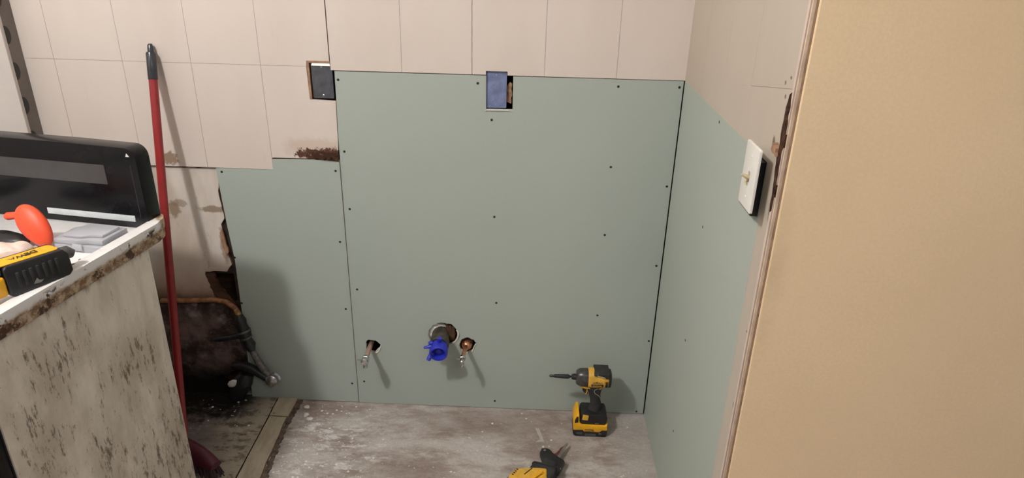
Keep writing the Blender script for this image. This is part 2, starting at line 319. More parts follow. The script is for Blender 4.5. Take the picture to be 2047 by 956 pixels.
def jag(pts, step=0.012, amp=0.003, seed=0, closed=True):
    r = random.Random(seed); out = []; n = len(pts)
    for i in range(n if closed else n-1):
        a = Vector(pts[i]); b = Vector(pts[(i+1) % n]); k = max(1, int((b-a).length/step))
        d = (b-a); nr = Vector((-d.y, d.x)).normalized() if d.length else Vector((0, 0))
        for j in range(k):
            p = a + d*j/k
            if j: p = p + nr*r.uniform(-amp, amp)
            out.append((p.x, p.y))
    return out
def rect(x0, z0, x1, z1): return [(x0, z0), (x1, z0), (x1, z1), (x0, z1)]
def rrect(x0, z0, x1, z1, r, n=5):
    o = []
    for cx, cz, a0 in ((x1-r, z0+r, -90), (x1-r, z1-r, 0), (x0+r, z1-r, 90), (x0+r, z0+r, 180)):
        for i in range(n+1): a = math.radians(a0+90*i/n); o.append((cx+r*math.cos(a), cz+r*math.sin(a)))
    return o
def text(name, s, size, loc, rot, mat, parent=None, ext=0.0004, sx=1.0):
    cu = bpy.data.curves.new(name, 'FONT'); cu.body = s; cu.size = size; cu.extrude = ext; cu.align_x = 'CENTER'; cu.align_y = 'CENTER'; cu.offset = size*0.02
    t = bpy.data.objects.new(name, cu); COL.objects.link(t); bpy.context.view_layer.update()
    me = bpy.data.meshes.new_from_object(t.evaluated_get(bpy.context.evaluated_depsgraph_get())); bpy.data.objects.remove(t); me.materials.clear()
    for v in me.vertices: v.co.x *= sx
    o = link(name, me, parent, mat); o.location = loc; o.rotation_euler = rot; return o

# ------------------------------------------------------------------ setting: back wall
wb = obj('wall_back', box(B(), (-2.65, 0.10, 0), (0.10, 0.14, 3.10)), 'lath'); wb['kind'] = 'structure'
hole_L = jag([(-1.012, .240), (-1.011, .266), (-1.001, .276), (-.974, .273), (-.959, .257), (-.964, .240), (-.981, .222), (-.996, .224)], .007, .0015, 1)
hole_D = jag([(-.787, .300), (-.785, .322), (-.771, .346), (-.745, .357), (-.705, .353), (-.688, .333), (-.681, .308), (-.693, .280), (-.716, .267), (-.75, .262), (-.778, .275)], .008, .002, 2)
hole_R = jag([(-.680, .268), (-.669, .293), (-.649, .302), (-.626, .292), (-.617, .278), (-.633, .244), (-.656, .235), (-.675, .250)], .007, .0015, 3)
big = [[(c[0]+(p[0]-c[0])*1.35, c[1]+(p[1]-c[1])*1.35) for p in h] for h, c in ((hole_L, (-.985, .25)), (hole_D, (-.735, .31)), (hole_R, (-.647, .270)))]
old = slab(B(), [(-2.65, .385), (-1.72, .39), (-1.60, .40), (-1.56, .42), (-1.56, .12), (-1.48, .10), (-1.40, .02), (0.0, 0), (0.0, 3.10), (-2.65, 3.10)], 0.0165, 0.030, 'y',
           [rect(-1.128, 1.129, -1.0525, 1.244), rect(-.592, 1.113, -.509, 1.229), big[0], big[1], rect(-.632, .225, -.60, .31), rect(-1.535, .40, -1.458, .512)])
obj('old_backing', old, 'cavity', wb)
# mouldy plaster at the lower left and old wall paper above it
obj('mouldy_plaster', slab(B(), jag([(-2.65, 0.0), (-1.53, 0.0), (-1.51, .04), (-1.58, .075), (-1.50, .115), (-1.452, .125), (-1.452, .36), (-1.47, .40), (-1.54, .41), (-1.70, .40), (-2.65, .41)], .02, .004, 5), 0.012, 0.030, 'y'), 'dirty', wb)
obj('wall_paper', slab(B(), jag([(-2.65, .40), (-1.72, .405), (-1.62, .398), (-1.53, .412), (-1.552, .52), (-1.475, .523), (-1.455, .55), (-1.468, .62), (-1.470, .70), (-1.456, .72), (-1.462, .80), (-1.4555, .8945), (-2.65, .8935)], .015, .0025, 6), 0.0075, 0.0168, 'y', edge_mat=1), ['paper', 'wood_edge'], wb)
obj('peeled_lath', slab(B(), jag([(-1.552, .514), (-1.525, .517), (-1.512, .47), (-1.470, .40), (-1.462, .36), (-1.50, .385), (-1.535, .44)], .010, .003, 8), 0.004, 0.016, 'y'), 'lath', wb)
obj('paper_curl', slab(B(), jag([(-1.476, .67), (-1.466, .685), (-1.462, .65), (-1.456, .60), (-1.466, .585), (-1.474, .62)], .012, .002, 9), 0.000, 0.007, 'y'), 'wood_edge', wb)

# cream tile board: columns 0.2125 wide, rows 0.326 high
XS = [0.0, -.2035, -.4165, -.632, -.842, -1.058, -1.268, -1.479, -1.6885, -1.898, -2.108, -2.318, -2.65]
ZS_R = [1.2185, 1.552, 1.878, 2.204, 2.530, 2.856, 3.10]
ZS_L = [.8995, 1.2275, 1.552, 1.878, 2.204, 2.530, 2.856, 3.10]
g = 0.00045; YF, YB = -0.0012, 0.0075
DARK = {-.632: .0014, -1.058: .0016}
def tile(poly, **k): return obj('wall_tile', slab(B(), poly, YF, YB, 'y'), 'cream', wb, **k)
for i in range(len(XS)-1):
    x1, x0 = XS[i], XS[i+1]; a = x0 + DARK.get(x0, g); b = x1 - (DARK.get(x1, g) if x1 < 0 else -.0005)
    zs = ZS_R if i < 5 else ZS_L
    for j in range(len(zs)-1):
        z0 = zs[j] + (0.0 if j == 0 else g); z1 = zs[j+1] - g
        if i == 2 and j == 0:     # notch over the second outlet
            tile([(a, z0), (-.5908, z0), (-.5908, 1.2295), (-.5265, 1.2295), (-.5265, z0), (b, z0), (b, z1), (a, z1)]); continue
        if i == 5 and j == 0:     # stepped tile beside the green board, notched by the outlet hole
            z0 = .939; tile([(a, z0), (-1.1, .9405), (-1.055, .9415), (-1.0525, 1.0), (-1.0495, 1.125), (-1.128, 1.128), (-1.130, z1), (a, z1)]); continue
        if i == 5 and j == 1:
            tile([(a, z0), (-1.1295, z0), (-1.1285, 1.2445), (b, 1.2445), (b, z1), (a, z1)]); continue
        if i == 2 and False: pass
        tile(rect(a, z0, b, z1))
    # the shallow groove behind the joints
for nm, (p, hs) in {'r': ([(-1.0565, 1.2195), (-.5908, 1.2195), (-.5908, 1.2295), (-.5265, 1.2295), (-.5265, 1.2195), (0, 1.2195), (0, 3.10), (-1.0565, 3.10)], [rect(-.6328, 1.2198, -.6312, 3.05)]), 'l': ([(-2.65, .900), (-1.2685, .900), (-1.267, .9395), (-1.1295, .9405), (-1.1295, 1.2445), (-1.0595, 1.2445), (-1.0595, 3.10), (-2.65, 3.10)], [])}.items():
    obj('tile_backing', slab(B(), p, YF+0.0018, YB+0.001, 'y'), 'groove', wb)
# rotten bottom edge under the rust patch
obj('rotted_edge', slab(B(), jag([(-1.075, .936), (-1.056, .934), (-1.053, .955), (-1.068, .947), (-1.10, .944), (-1.135, .9405)], .006, .002, 12), -0.004, 0.004, 'y'), 'rot', wb)

# two green moisture boards with their screws
def screws(pts, parent, ax='y', s=-0.0006):
    me = None
    for u, v in pts:
        if me is None:
            bm = B(); lathe(bm, (0, 0, 0), (0, -1, 0) if ax == 'y' else (-1, 0, 0), [(-.004, .0035), (0.0, .0042), (0.0007, .0036), (0.0003, .0014)], 12)
            o = obj('drywall_screw', bm, 'screw', parent); me = o.data
        else:
            o = bpy.data.objects.new('drywall_screw', me); COL.objects.link(o); o.parent = parent
        o.location = (u, 0.0002, v) if ax == 'y' else (0.0002, u, v)
sheet1 = obj('drywall_sheet', slab(B(), [(-1.452, .0045), (-1.0545, .0035), (-1.0545, .9375), (-1.272, .9325), (-1.2735, .8985), (-1.4545, .8975), (-1.447, .70), (-1.4385, .572), (-1.443, .32)], 0, .0127, 'y', edge_mat=1), ['green', 'gypsum'], wb)
sheet2 = obj('drywall_sheet', slab(B(), [(-1.0518, .0015), (-.75, .0025), (-.004, .0035), (-.003, 1.2165), (-.509, 1.2155), (-.509, 1.114), (-.590, 1.114), (-.590, 1.2155), (-1.046, 1.2155), (-1.0475, 1.126), (-1.0505, 1.0)], 0, .0127, 'y', [hole_L, hole_D, hole_R], edge_mat=1), ['green', 'gypsum'], wb)
P1 = [(-1.068, .901), (-1.437, .885), (-1.073, .653), (-1.438, .581), (-1.073, .397), (-1.438, .405), (-1.073, .085)]
P2 = [(-1.037, 1.19), (-.615, 1.192), (-.572, 1.082), (-.195, 1.195), (-.014, 1.198), (-.197, .944), (-.016, .886), (-1.035, .966), (-1.032, .772), (-.56, .762), (-.198, .712), (-.019, .607),
      (-1.028, .476), (-.549, .444), (-.2, .41), (-.014, .315), (-1.028, .096), (-.549, .033), (-.028, .012)]
screws(P1, sheet1); screws(P2, sheet2)
# torn gypsum paper lips round the pipe holes, and plaster lump behind the drain
def lip(pts, w=.004, seed=0):
    r = random.Random(seed); bm = B(); prev = None
    tube(bm, [(x, -.001+r.uniform(-.001, .001), z) for x, z in pts], [w*r.uniform(.45, 1) for _ in pts], 6); return bm
obj('torn_gypsum', lip([(-.981, .222), (-.970, .226), (-.963, .238), (-.959, .250), (-.957, .258)], .0035, 1), 'gypsum', wb, smooth=True)
obj('torn_gypsum', lip([(-.702, .276), (-.692, .283), (-.685, .296), (-.681, .310), (-.682, .322), (-.687, .330)], .0045, 2), 'gypsum', wb, smooth=True)
obj('torn_gypsum', lip([(-.633, .244), (-.629, .254), (-.625, .266), (-.619, .276)], .0035, 3), 'gypsum', wb, smooth=True)
obj('torn_gypsum', lip([(-.520, 1.1125), (-.55, 1.1125), (-.588, 1.1120), (-.592, 1.110)], .0020, 4), 'gypsum', wb, smooth=True)

# ------------------------------------------------------------------ right wall (x = 0), its worn end and the tan wall
wr = obj('wall_right', box(B(), (0.022, -.80, 0), (0.10, 0.10, 3.10)), 'plainwall'); wr['kind'] = 'structure'
gr = obj('drywall_sheet', slab(B(), [(-.815, 0.0), (-.003, 0), (-.003, 1.2185), (-.812, 1.2185)], 0.0, .0127, 'x', [rect(-.803, 1.105, -.72, 1.2180)], edge_mat=1), ['green', 'gypsum'], wr)
screws([(-.434, 1.203), (-.424, .926), (-.415, .58), (-.428, .275)], gr, 'x')
SL = lambda y: 1.2205 + 0.172*(-y)
ys = [0, -.21, -.42, -.63, -.872]
for i in range(4):
    a, b = ys[i], ys[i+1]
    p = [(a-.0003, 1.2187), (a-.0002, SL(a)), (b+.0002, SL(b)), (b+.0002, 1.2187)]
    h = []
    if i == 3: p = [(a-.0003, 1.2187), (a-.0003, SL(a)-.0004), (b, SL(b)-.0004), (b, 0.0), (-.8155, 0.0), (-.8125, 1.2187)]
    obj('wall_tile', slab(B(), p, 0.0003 if i < 3 else .0001, .009, 'x'), 'cream_r', wr)
    for z0, z1 in ((None, 1.878), (1.879, 3.10)):
        q = [(a-.0003, SL(a)+.0001 if z0 is None else z0), (a-.0003, z1), (b+.0003, z1), (b+.0003, SL(b)+.0001 if z0 is None else z0)]
        obj('wall_tile', slab(B(), q, 0.0006, .009, 'x'), 'cream_r', wr)
obj('tile_backing', box(B(), (.0135, -.903, 0), (.0219, 0, 3.10)), 'groove', wr)
# narrow strips that finish the wall end
def strip(name, pts, w, mat, x0=-.003, x1=.02):   # centre line (y, z) on the wall
    bm = B(); L = []; R_ = []
    for (y, z), ww in zip(pts, w): L.append((y+ww/2, z)); R_.append((y-ww/2, z))
    slab(bm, L+R_[::-1], x0, x1, 'x'); o = obj(name, bm, mat); o['kind'] = 'structure'; return o
strip('trim_1', [(-.8765, 0), (-.8765, 3.10)], [.009, .009], 'trimw', -.0035)
strip('trim_2', [(-.8850, 0), (-.8850, 3.10)], [.007, .007], 'trimb', -.0005)
strip('trim_3', [(-.8915, 0), (-.8910, 3.10)], [.0045, .0045], 'caulk', -.0040)
strip('trim_4', [(-.8985, 0), (-.8985, 3.10)], [.0085, .0085], 'trimb', .0010)
obj('rotted_gap', slab(B(), jag([(-.874, 1.145), (-.868, 1.19), (-.862, 1.22), (-.858, 1.30), (-.866, 1.36), (-.874, 1.365), (-.880, 1.30), (-.880, 1.22), (-.880, 1.15)], .012, .0035, 21), -.0045, .004, 'x'), 'rot', wr)
obj('splinter', slab(B(), jag([(-.862, 1.262), (-.842, 1.268), (-.838, 1.256), (-.850, 1.250), (-.864, 1.248)], .006, .002, 22), -.010, .002, 'x'), 'wood_edge', wr)
obj('split_joint', slab(B(), jag([(-.8835, 0.0), (-.8835, .55), (-.8845, 1.0), (-.8895, .9), (-.8905, .5), (-.8905, 0)], .03, .0008, 23), -.0018, .004, 'x'), 'cavity', wr)
wt = obj('wall_front', slab(B(), [(.0015, -.912), (1.6, -.912), (1.6, -.80), (.0225, -.80), (.0225, -.9035), (.0015, -.9035)], 0, 3.10, 'z'), 'tan'); wt['kind'] = 'structure'

# ------------------------------------------------------------------ other sides of the room, floor, ceiling
for nm, a, b, m in (('wall_left', (-2.75, -3.6, 0), (-2.65, .14, 3.10), 'plainwall'), ('ceiling', (-2.75, -3.6, 3.10), (1.6, .14, 3.20), 'ceil')):
    o = obj(nm, box(B(), a, b), m); o['kind'] = 'structure'
fl = obj('floor', box(B(), (-2.75, -3.6, -.05), (1.6, .14, 0)), 'floor'); fl['kind'] = 'structure'
obj('floor_sheet', slab(B(), jag([(-2.64, .010), (-1.452, .010), (-1.452, -.001), (-1.3555, -.001), (-1.3475, -.40), (-1.34, -.8), (-1.33, -3.5), (-2.64, -3.5)], .05, .0012, 30), 0.0, .009, 'z', edge_mat=1), ['sheet', 'rot'], fl)
obj('floor_strip', slab(B(), jag([(-1.352, -.002), (-1.280, -.002), (-1.281, -.108), (-1.349, -.105)], .02, .0012, 31), 0, .011, 'z', edge_mat=1), ['strip', 'wood_edge'], fl)
obj('floor_strip', slab(B(), jag([(-1.3475, -.109), (-1.2865, -.112), (-1.277, -.30), (-1.266, -.50), (-1.26, -3.5), (-1.335, -3.5), (-1.340, -.60), (-1.3425, -.40)], .03, .0015, 32), 0, .010, 'z', edge_mat=1), ['strip', 'wood_edge'], fl)
obj('broken_edge', slab(B(), jag([(-1.281, -.004), (-1.262, -.003), (-1.268, -.10), (-1.268, -.20), (-1.252, -.36), (-1.245, -.55), (-1.258, -.56), (-1.270, -.40), (-1.278, -.25), (-1.286, -.12)], .008, .0045, 33), 0, .004, 'z'), 'grime', fl)
# plaster crumbs: too many to count
bm = B(); r = random.Random(4)
for i in range(330):
    if i < 190: x = -1.25 + abs(r.gauss(0, .13)); y = r.uniform(-.45, -.01)
    elif i < 260: x = r.uniform(-1.2, -.03); y = r.uniform(-.45, -.01)
    else: x = r.uniform(-1.62, -1.3); y = r.uniform(-.35, -.02)
    s = r.choice((.0012, .0015, .002, .002, .003, .0045)) * (1.0 if i < 430 else .8); z0 = .0 if x > -1.25 else .0095
    if -1.36 < x < -1.24 or x > -.01 or (x < -1.36 and y < -.2): continue
    if -.27 < x < -.14 and y > -.15: continue
    n = r.randint(4, 6); e = r.uniform(.5, 1.0); th = r.uniform(0, 3)
    pts = [(x+s*math.cos(2*math.pi*k/n+th)*r.uniform(.7, 1.2), y+s*e*math.sin(2*math.pi*k/n+th)*r.uniform(.7, 1.2)) for k in range(n)]
    ngon(bm, pts, z0, z0+s*.45, 'z')
o = obj('plaster_crumbs', bm, 'chip'); tag(o, 'white plaster crumbs scattered over the floor below the green boards', 'debris'); o['kind'] = 'stuff'
# larger flakes
for k, (x, y, s, lb) in enumerate(((-.377, -.165, .022, 'thin dusty grey plaster flake on the floor left of the standing driver'),)):
    o = obj('plaster_flake', slab(B(), [(x-.020, y-.012), (x+.010, y-.008), (x-.008, y+.060), (x-.022, y+.062), (x-.004, y+.004)], 0.0, .0012, 'z'), 'dust'); tag(o, lb, 'debris')
for k, (x, y, a, lb) in enumerate(((-1.235, -.040, .3, 'white plaster lump nearest the wall beside the wooden floor strip'), (-1.225, -.085, 1.2, 'white plaster lump beside the break in the wooden floor strip'), (-1.205, -.105, .1, 'flat white plaster lump right of the broken floor strip'))):
    bm = B(); bmesh.ops.create_icosphere(bm, subdivisions=2, radius=.009)
    for v in bm.verts:
        v.co *= 1 + .35*mnoise.noise(v.co*160+Vector((k*5, 0, 0))); v.co.x *= 1.3; v.co.z = max(-.002, v.co.z*.5)
    o = obj('plaster_lump', bm, 'chip'); o.location = (x, y, .002); o.rotation_euler.z = a; tag(o, lb, 'debris')

# ------------------------------------------------------------------ outlet covers and switch plate
def cover(x0, z0, x1, z1, y, mat, lb, flange):
    t = empty('outlet_cover', ((x0+x1)/2, y, z0), 0, lb, 'cover plate'); w = (x1-x0)/2; h = z1-z0
    obj('cover_plate', slab(B(), rrect(-w, 0, w, h, .003), -.0015, .0015, 'y'), mat, t, bevel=.0008)
    for zz in (.009, h-.012):
        bm = B(); lathe(bm, (0, -.0015, zz), (0, -1, 0), [(-.004, .0015), (0, .0036), (.0010, .0036), (.0018, .0022), (.0012, .0006)], 14); obj('screw', bm, 'steel' if flange else mat, t, smooth=True)
    bx = B(); box(bx, (-w+.003, .0016, .003), (w-.003, .040, h-.003)); obj('metal_box', bx, 'galv', t)
    if flange:
        bm = B(); slab(bm, [(-w+.002, h-.008), (w-.004, h-.008), (w-.006, h-.001), (-w+.004, h-.001)], -.0050, -.0018, 'y')
        for v in bm.verts:
            if v.co.z > h-.004: v.co.y += .003
        f = obj('bent_top_edge', bm, 'white', t); f['label'] = 'bent top edge, its reflected light painted white'  # white colour stands in for light reflected off the bent metal
    return t
cover(-1.1165, 1.1325, -1.0535, 1.2385, .003, 'galv', 'dark grey metal blank outlet cover in the cream tiles, leftmost', True)
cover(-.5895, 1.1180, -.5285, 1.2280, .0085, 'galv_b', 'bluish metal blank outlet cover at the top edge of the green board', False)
# splintered wooden rim round the left opening and dark wood in the right opening
obj('opening_rim', slab(B(), [(-1.1285, 1.130), (-1.1215, 1.130), (-1.1215, 1.2385), (-1.058, 1.2385), (-1.058, 1.2445), (-1.1285, 1.2445)], -.0005, .0165, 'y'), 'wood_edge', wb)
obj('opening_rim', slab(B(), jag([(-.5275, 1.135), (-.514, 1.13), (-.512, 1.19), (-.519, 1.195), (-.5275, 1.18)], .008, .002, 40), .018, .030, 'y'), 'wood_edge', wb)
t = empty('switch_plate', (0, -.815, 1.131), 0, 'white light switch plate standing proud of the right wall', 'switch')
bm = B(); slab(bm, rrect(-.040, 0, .040, .124, .004), -.034, -.029, 'x', [rect(-.006, .050, .006, .072)]); obj('cover_plate', bm, 'white', t, bevel=.0012)
bm = B(); tube(bm, [(-.026, 0, .061), (-.036, 0, .060), (-.047, 0.001, .066)], [.0035, .004, .003], 8); obj('toggle', bm, 'ivory', t, smooth=True)
bm = B(); tube(bm, [(-.031, .003, .060), (-.038, .002, .052), (-.036, .0, .045)], [.003, .0025, .002], 8); obj('broken_toggle_stub', bm, 'ivory', t, smooth=True)
for z in (.022, .102):
    bm = B(); lathe(bm, (-.034, 0, z), (-1, 0, 0), [(-.002, .002), (0, .003), (.0008, .0022), (.0006, .0005)], 12); obj('screw', bm, 'white', t)
obj('switch_box', box(B(), (-.014, .014, -.024), (.013, .093, .0855)), 'black', t)

# ------------------------------------------------------------------ stub pipes
def stub(x, z, lb, r=.0085, copper='copper_d', kx=0.0, small=False):
    t = empty('water_stub', (x, 0, z), 0, lb, 'pipe')
    bm = B(); tube(bm, [(0, .098, 0), (0, .02, 0), (kx*.5, -.03, 0), (kx, -.078, 0)], r, 18); obj('copper_pipe', bm, copper, t, smooth=True)
    bm = B(); lathe(bm, (kx, -.074, 0), (0, -1, 0), [(0, r+.001), (.002, r+.004), (.012, r+.004), (.014, r+.002)], 6 if not small else 8); obj('compression_nut', bm, 'chrome', t, smooth=False)
    R2 = .0135 if not small else .0075
    bm = B(); lathe(bm, (kx, -.088, 0), (0, -1, 0), [(0, R2*.7), (.003, R2), (.016, R2), (.020, R2*.8), (.022, .003)], 20); obj('stop_valve', bm, 'chrome', t, smooth=True)
    bm = B(); lathe(bm, (kx+.001, -.096, -.006), (0, -.12, -1), [(0, R2*.62), (.008, R2*.62), (.009, R2*.5), (.012, R2*.5), (.013, R2*.62), (.021, R2*.60), (.0215, R2*.35), (.015, R2*.32)], 18); obj('outlet_nipple', bm, 'chrome', t, smooth=True)
    return t
a = stub(-.996, .252, 'copper water stub with chrome stop, left of the blue-capped drain', kx=.003)
bm = B(); tube(bm, [(-.012, -.094, .001), (-.024, -.094, .0015)], [.003, .002], 8); obj('valve_stem', bm, 'chrome', a, smooth=True)
a = stub(-.652, .268, 'bright copper water stub with small chrome tip, right of the blue-capped drain', r=.0075, copper='copper', kx=-.006, small=True)
bm = B(); lathe(bm, (0, .022, -.002), (0, -1, -.1), [(0, .014), (.004, .019), (.018, .018), (.026, .013), (.030, .009)], 20); obj('copper_elbow', bm, 'copper', a, smooth=True)
bm = B(); tube(bm, [(-.014, -.092, .002), (-.026, -.091, .004)], [.0025, .0015], 8); obj('valve_stem', bm, 'chrome', a, smooth=True)
# drain with blue test plug
t = empty('drain_stub', (-.744, 0, .303), 0, 'grey drain pipe stub with blue plug sticking out of the green board', 'pipe')
bm = B(); tube(bm, [(0, .098, .006), (0, 0, .002), (.002, -.060, -.002)], .0305, 32); obj('drain_pipe', bm, 'iron', t, smooth=True)
bm = B(); lathe(bm, (.002, -.030, -.001), (.02, -1, -.05), [(0, .0305), (.001, .0335), (.028, .0335), (.030, .031)], 32); obj('hub_ring', bm, 'iron', t, smooth=True)
bm = B(); bmesh.ops.create_icosphere(bm, subdivisions=3, radius=1)
for v in bm.verts:
    n = mnoise.noise(v.co*2.5)*.45+mnoise.noise(v.co*6)*.2+1; v.co = Vector((v.co.x*.042*n, v.co.y*.012*n, v.co.z*.034*n+.008))
o = obj('mortar_collar', bm, 'gypsum', t, smooth=True); o.location = (-.008, .016, -.002)
bm = B()
for k in range(3): tube(bm, [(.02+.012*k, .014, .045-.006*k), (.03+.008*k, .006, .01), (.036+.004*k, .012, -.02)], [.005, .007, .005], 8)
obj('rusty_strap', bm, 'lath', t, smooth=True)
pl = bpy.data.objects.new('test_plug', None)
bm = B(); d = Vector((.05, -.97, -.10)).normalized()
lathe(bm, (.003, -.056, -.006), d, [(0, .026), (.004, .0305), (.034, .0320), (.042, .031), (.045, .029), (.045, .0245), (.022, .0215), (.021, .002)], 32)
plug = obj('test_plug', bm, 'blue', t, smooth=True)
bm = B(); lathe(bm, Vector((.003, -.056, -.006))+d*.021, d, [(0, .012), (.006, .012), (.009, .009), (.0095, .001)], 24); obj('plug_centre', bm, 'blue', plug, smooth=True)
bm = B(); tube(bm, [(.004, -.066, .012), (.006, -.076, .030), (.010, -.080, .042)], [.008, .0075, .0065], 12); obj('plug_wing', bm, 'blue', plug, smooth=True)
bm = B(); tube(bm, [(-.018, -.082, -.020), (-.027, -.096, -.030), (-.030, -.100, -.037)], [.010, .008, .0065], 12); obj('plug_wing', bm, 'blue', plug, smooth=True)
bm = B(); tube(bm, [(-.022, -.075, .004), (-.036, -.080, .003), (-.047, -.082, .002)], [.009, .0048, .0042], 12); obj('plug_wing', bm, 'blue', plug, smooth=True)
bm = B(); tube(bm, [(-.020, -.070, .014), (-.030, -.074, .015)], [.009, .006], 12); obj('plug_wing', bm, 'blue', plug, smooth=True)
bpy.data.objects.remove(pl)

# ------------------------------------------------------------------ old valve and hose at the lower left
t = empty('old_gas_valve', (-1.42, 0, .10), 0, 'black old valve with dirty grey hose hanging left of the green board', 'valve')
def tb(name, pts, rr, m, p=t, n=14, off=(-1.42, 0, .10)):
    bm = B(); tube(bm, [Vector(q)-Vector(off) for q in pts], rr, n); return obj(name, bm, m, p, smooth=True)
tb('supply_pipe', [(-1.72, -.004, .405), (-1.62, -.008, .412), (-1.53, -.010, .420), (-1.485, -.014, .416), (-1.455, -.020, .396), (-1.442, -.028, .380)], .0088, 'rustpipe')
tb('brass_end', [(-1.452, -.022, .392), (-1.442, -.028, .378), (-1.437, -.030, .372)], [.009, .0095, .008], 'brass')
tb('valve_body', [(-1.443, -.030, .375), (-1.436, -.034, .352), (-1.432, -.036, .340), (-1.426, -.038, .310), (-1.420, -.040, .285), (-1.412, -.042, .262), (-1.406, -.044, .240)], [.014, .021, .017, .023, .016, .021, .012], 'black')
tb('clamp_ring', [(-1.428, -.038, .318), (-1.426, -.039, .312)], .0245, 'greyplas')
tb('clamp_ring', [(-1.421, -.041, .296), (-1.419, -.041, .290)], .0205, 'greyplas')
tb('valve_handle', [(-1.435, -.040, .300), (-1.470, -.044, .292), (-1.510, -.046, .285), (-1.535, -.046, .281)], [.012, .0095, .011, .007], 'black')
tb('valve_handle', [(-1.440, -.042, .290), (-1.436, -.044, .262), (-1.432, -.044, .235)], [.006, .004, .0025], 'black')
tb('hose', [(-1.408, -.043, .245), (-1.397, -.042, .210), (-1.384, -.040, .175), (-1.370, -.038, .148), (-1.362, -.035, .128)], [.011, .012, .0125, .013, .010], 'braid')
tb('elbow', [(-1.50, -.008, .150), (-1.46, -.020, .158), (-1.42, -.030, .150), (-1.385, -.036, .130), (-1.368, -.038, .118)], [.012, .019, .017, .014, .013], 'black')
bm = B(); lathe(bm, (.068, -.030, .014), (.05, -1, .10), [(0, .014), (.002, .021), (.010, .0235), (.020, .0215), (.026, .014), (.029, .002)], 24); obj('end_cap', bm, 'steel', t, smooth=True)
bm = B(); lathe(bm, (.072, -.026, .014), (.05, -1, .10), [(0, .018), (.004, .0245), (.008, .018)], 24); obj('end_cap_ring', bm, 'chrome', t, smooth=True)
bm = B(); bmesh.ops.create_icosphere(bm, subdivisions=3, radius=1)
for v in bm.verts: v.co = Vector((v.co.x*.021, v.co.y*.006, v.co.z*.013)) * (1+.15*mnoise.noise(v.co*2))
o = obj('plaster_flake', bm, 'chip', smooth=True); o.location = (-1.492, -.052, .102); o.rotation_euler = (0, -.6, 0); tag(o, 'small white flake caught against the black valve hose', 'debris')
# dark crumpled boot on the floor under the valve
bm = B(); tube(bm, [(-1.50, -.030, .022), (-1.485, -.030, .055), (-1.462, -.026, .10), (-1.445, -.024, .128)], [.020, .028, .034, .022], 16)
for v in bm.verts: v.co += Vector((mnoise.noise(v.co*35), mnoise.noise(v.co*35+Vector((9, 0, 0))), mnoise.noise(v.co*35+Vector((0, 9, 0)))))*.010
o = obj('rubber_boot', bm, 'black', t, smooth=True); o.location = (1.42, 0, -.10)

# ------------------------------------------------------------------ upright panel at the far left
t = empty('upright_panel', (-2.12, -.03, 0), 0, 'off-white upright panel with grey edge and dark notches, far left behind the stove', 'panel')
obj('panel_face', box(B(), (-.50, -.036, 0), (.131, -.022, 2.3)), 'panel', t, bevel=.0015)
obj('panel_edge', box(B(), (-.50, -.0215, 0), (.1305, .028, 2.3)), 'panel_e', t)
for k in range(-4, 8):
    z = 1.197 + k*.1035
    pts = [(-.0215 + .019*math.sin(a), z - .026*math.cos(a)) for a in [math.pi*i/12 for i in range(13)]]
    obj('edge_notch', slab(B(), pts, .1300, .1316, 'x'), 'black', t)

# ------------------------------------------------------------------ broom
t = empty('broom', (-1.53, -.36, 0), 0, 'red-handled broom with dark grip leaning against the wall behind the stove', 'broom')
A0 = Vector((-1.5875, -.0125, 1.283)) - t.location; A1 = Vector((-1.530, -.345, .085)) - t.location; dd = (A0-A1).normalized(); Ln = (A0-A1).length
bm = B(); lathe(bm, A1, dd, [(0, .0125), (Ln-.10, .0125)], 20); obj('handle', bm, 'red', t, smooth=True)
bm = B(); lathe(bm, A1+dd*(Ln-.105), dd, [(0, .0130), (.002, .0138), (.075, .0138), (.079, .0125), (.081, .0085), (.098, .0080), (.104, .0055)], 20); gp = obj('grip', bm, 'grip', t, smooth=True)
hd = Vector((.91, -.42, 0)).normalized(); hn = Vector((-hd.y, hd.x, 0))
bm = B(); N = 14; rings = []
for i in range(N+1):
    u = -1+2*i/N; h = .062*math.sqrt(max(0, 1-u*u*.92)); c = hd*u*.145; ring = []
    for j in range(9):
        a = math.pi*j/8; ring.append(bm.verts.new(c + hn*math.cos(a)*.030*(1-.3*u*u) + Vector((0, 0, .055+h*math.sin(a)))))
    ring.append(bm.verts.new(c + Vector((0, 0, .05)))); rings.append(ring)
for i in range(N):
    for j in range(10): bm.faces.new((rings[i][j], rings[i][(j+1) % 10], rings[i+1][(j+1) % 10], rings[i+1][j]))
bm.faces.new(rings[0]); bm.faces.new(rings[-1][::-1]); obj('broom_head', bm, 'redhead', t, smooth=True)
bm = B(); r = random.Random(2)
for i in range(170):
    u = r.uniform(-.95, .95); w = r.uniform(-.018, .018); p = hd*u*.14 + hn*w; q = hd*u*.165 + hn*w*1.7
    tube(bm, [p+Vector((0, 0, .06)), q+Vector((0, 0, .001))], [.003, .0022], 4)
o = obj('bristles', bm, 'bristle', t); o['kind'] = 'stuff'

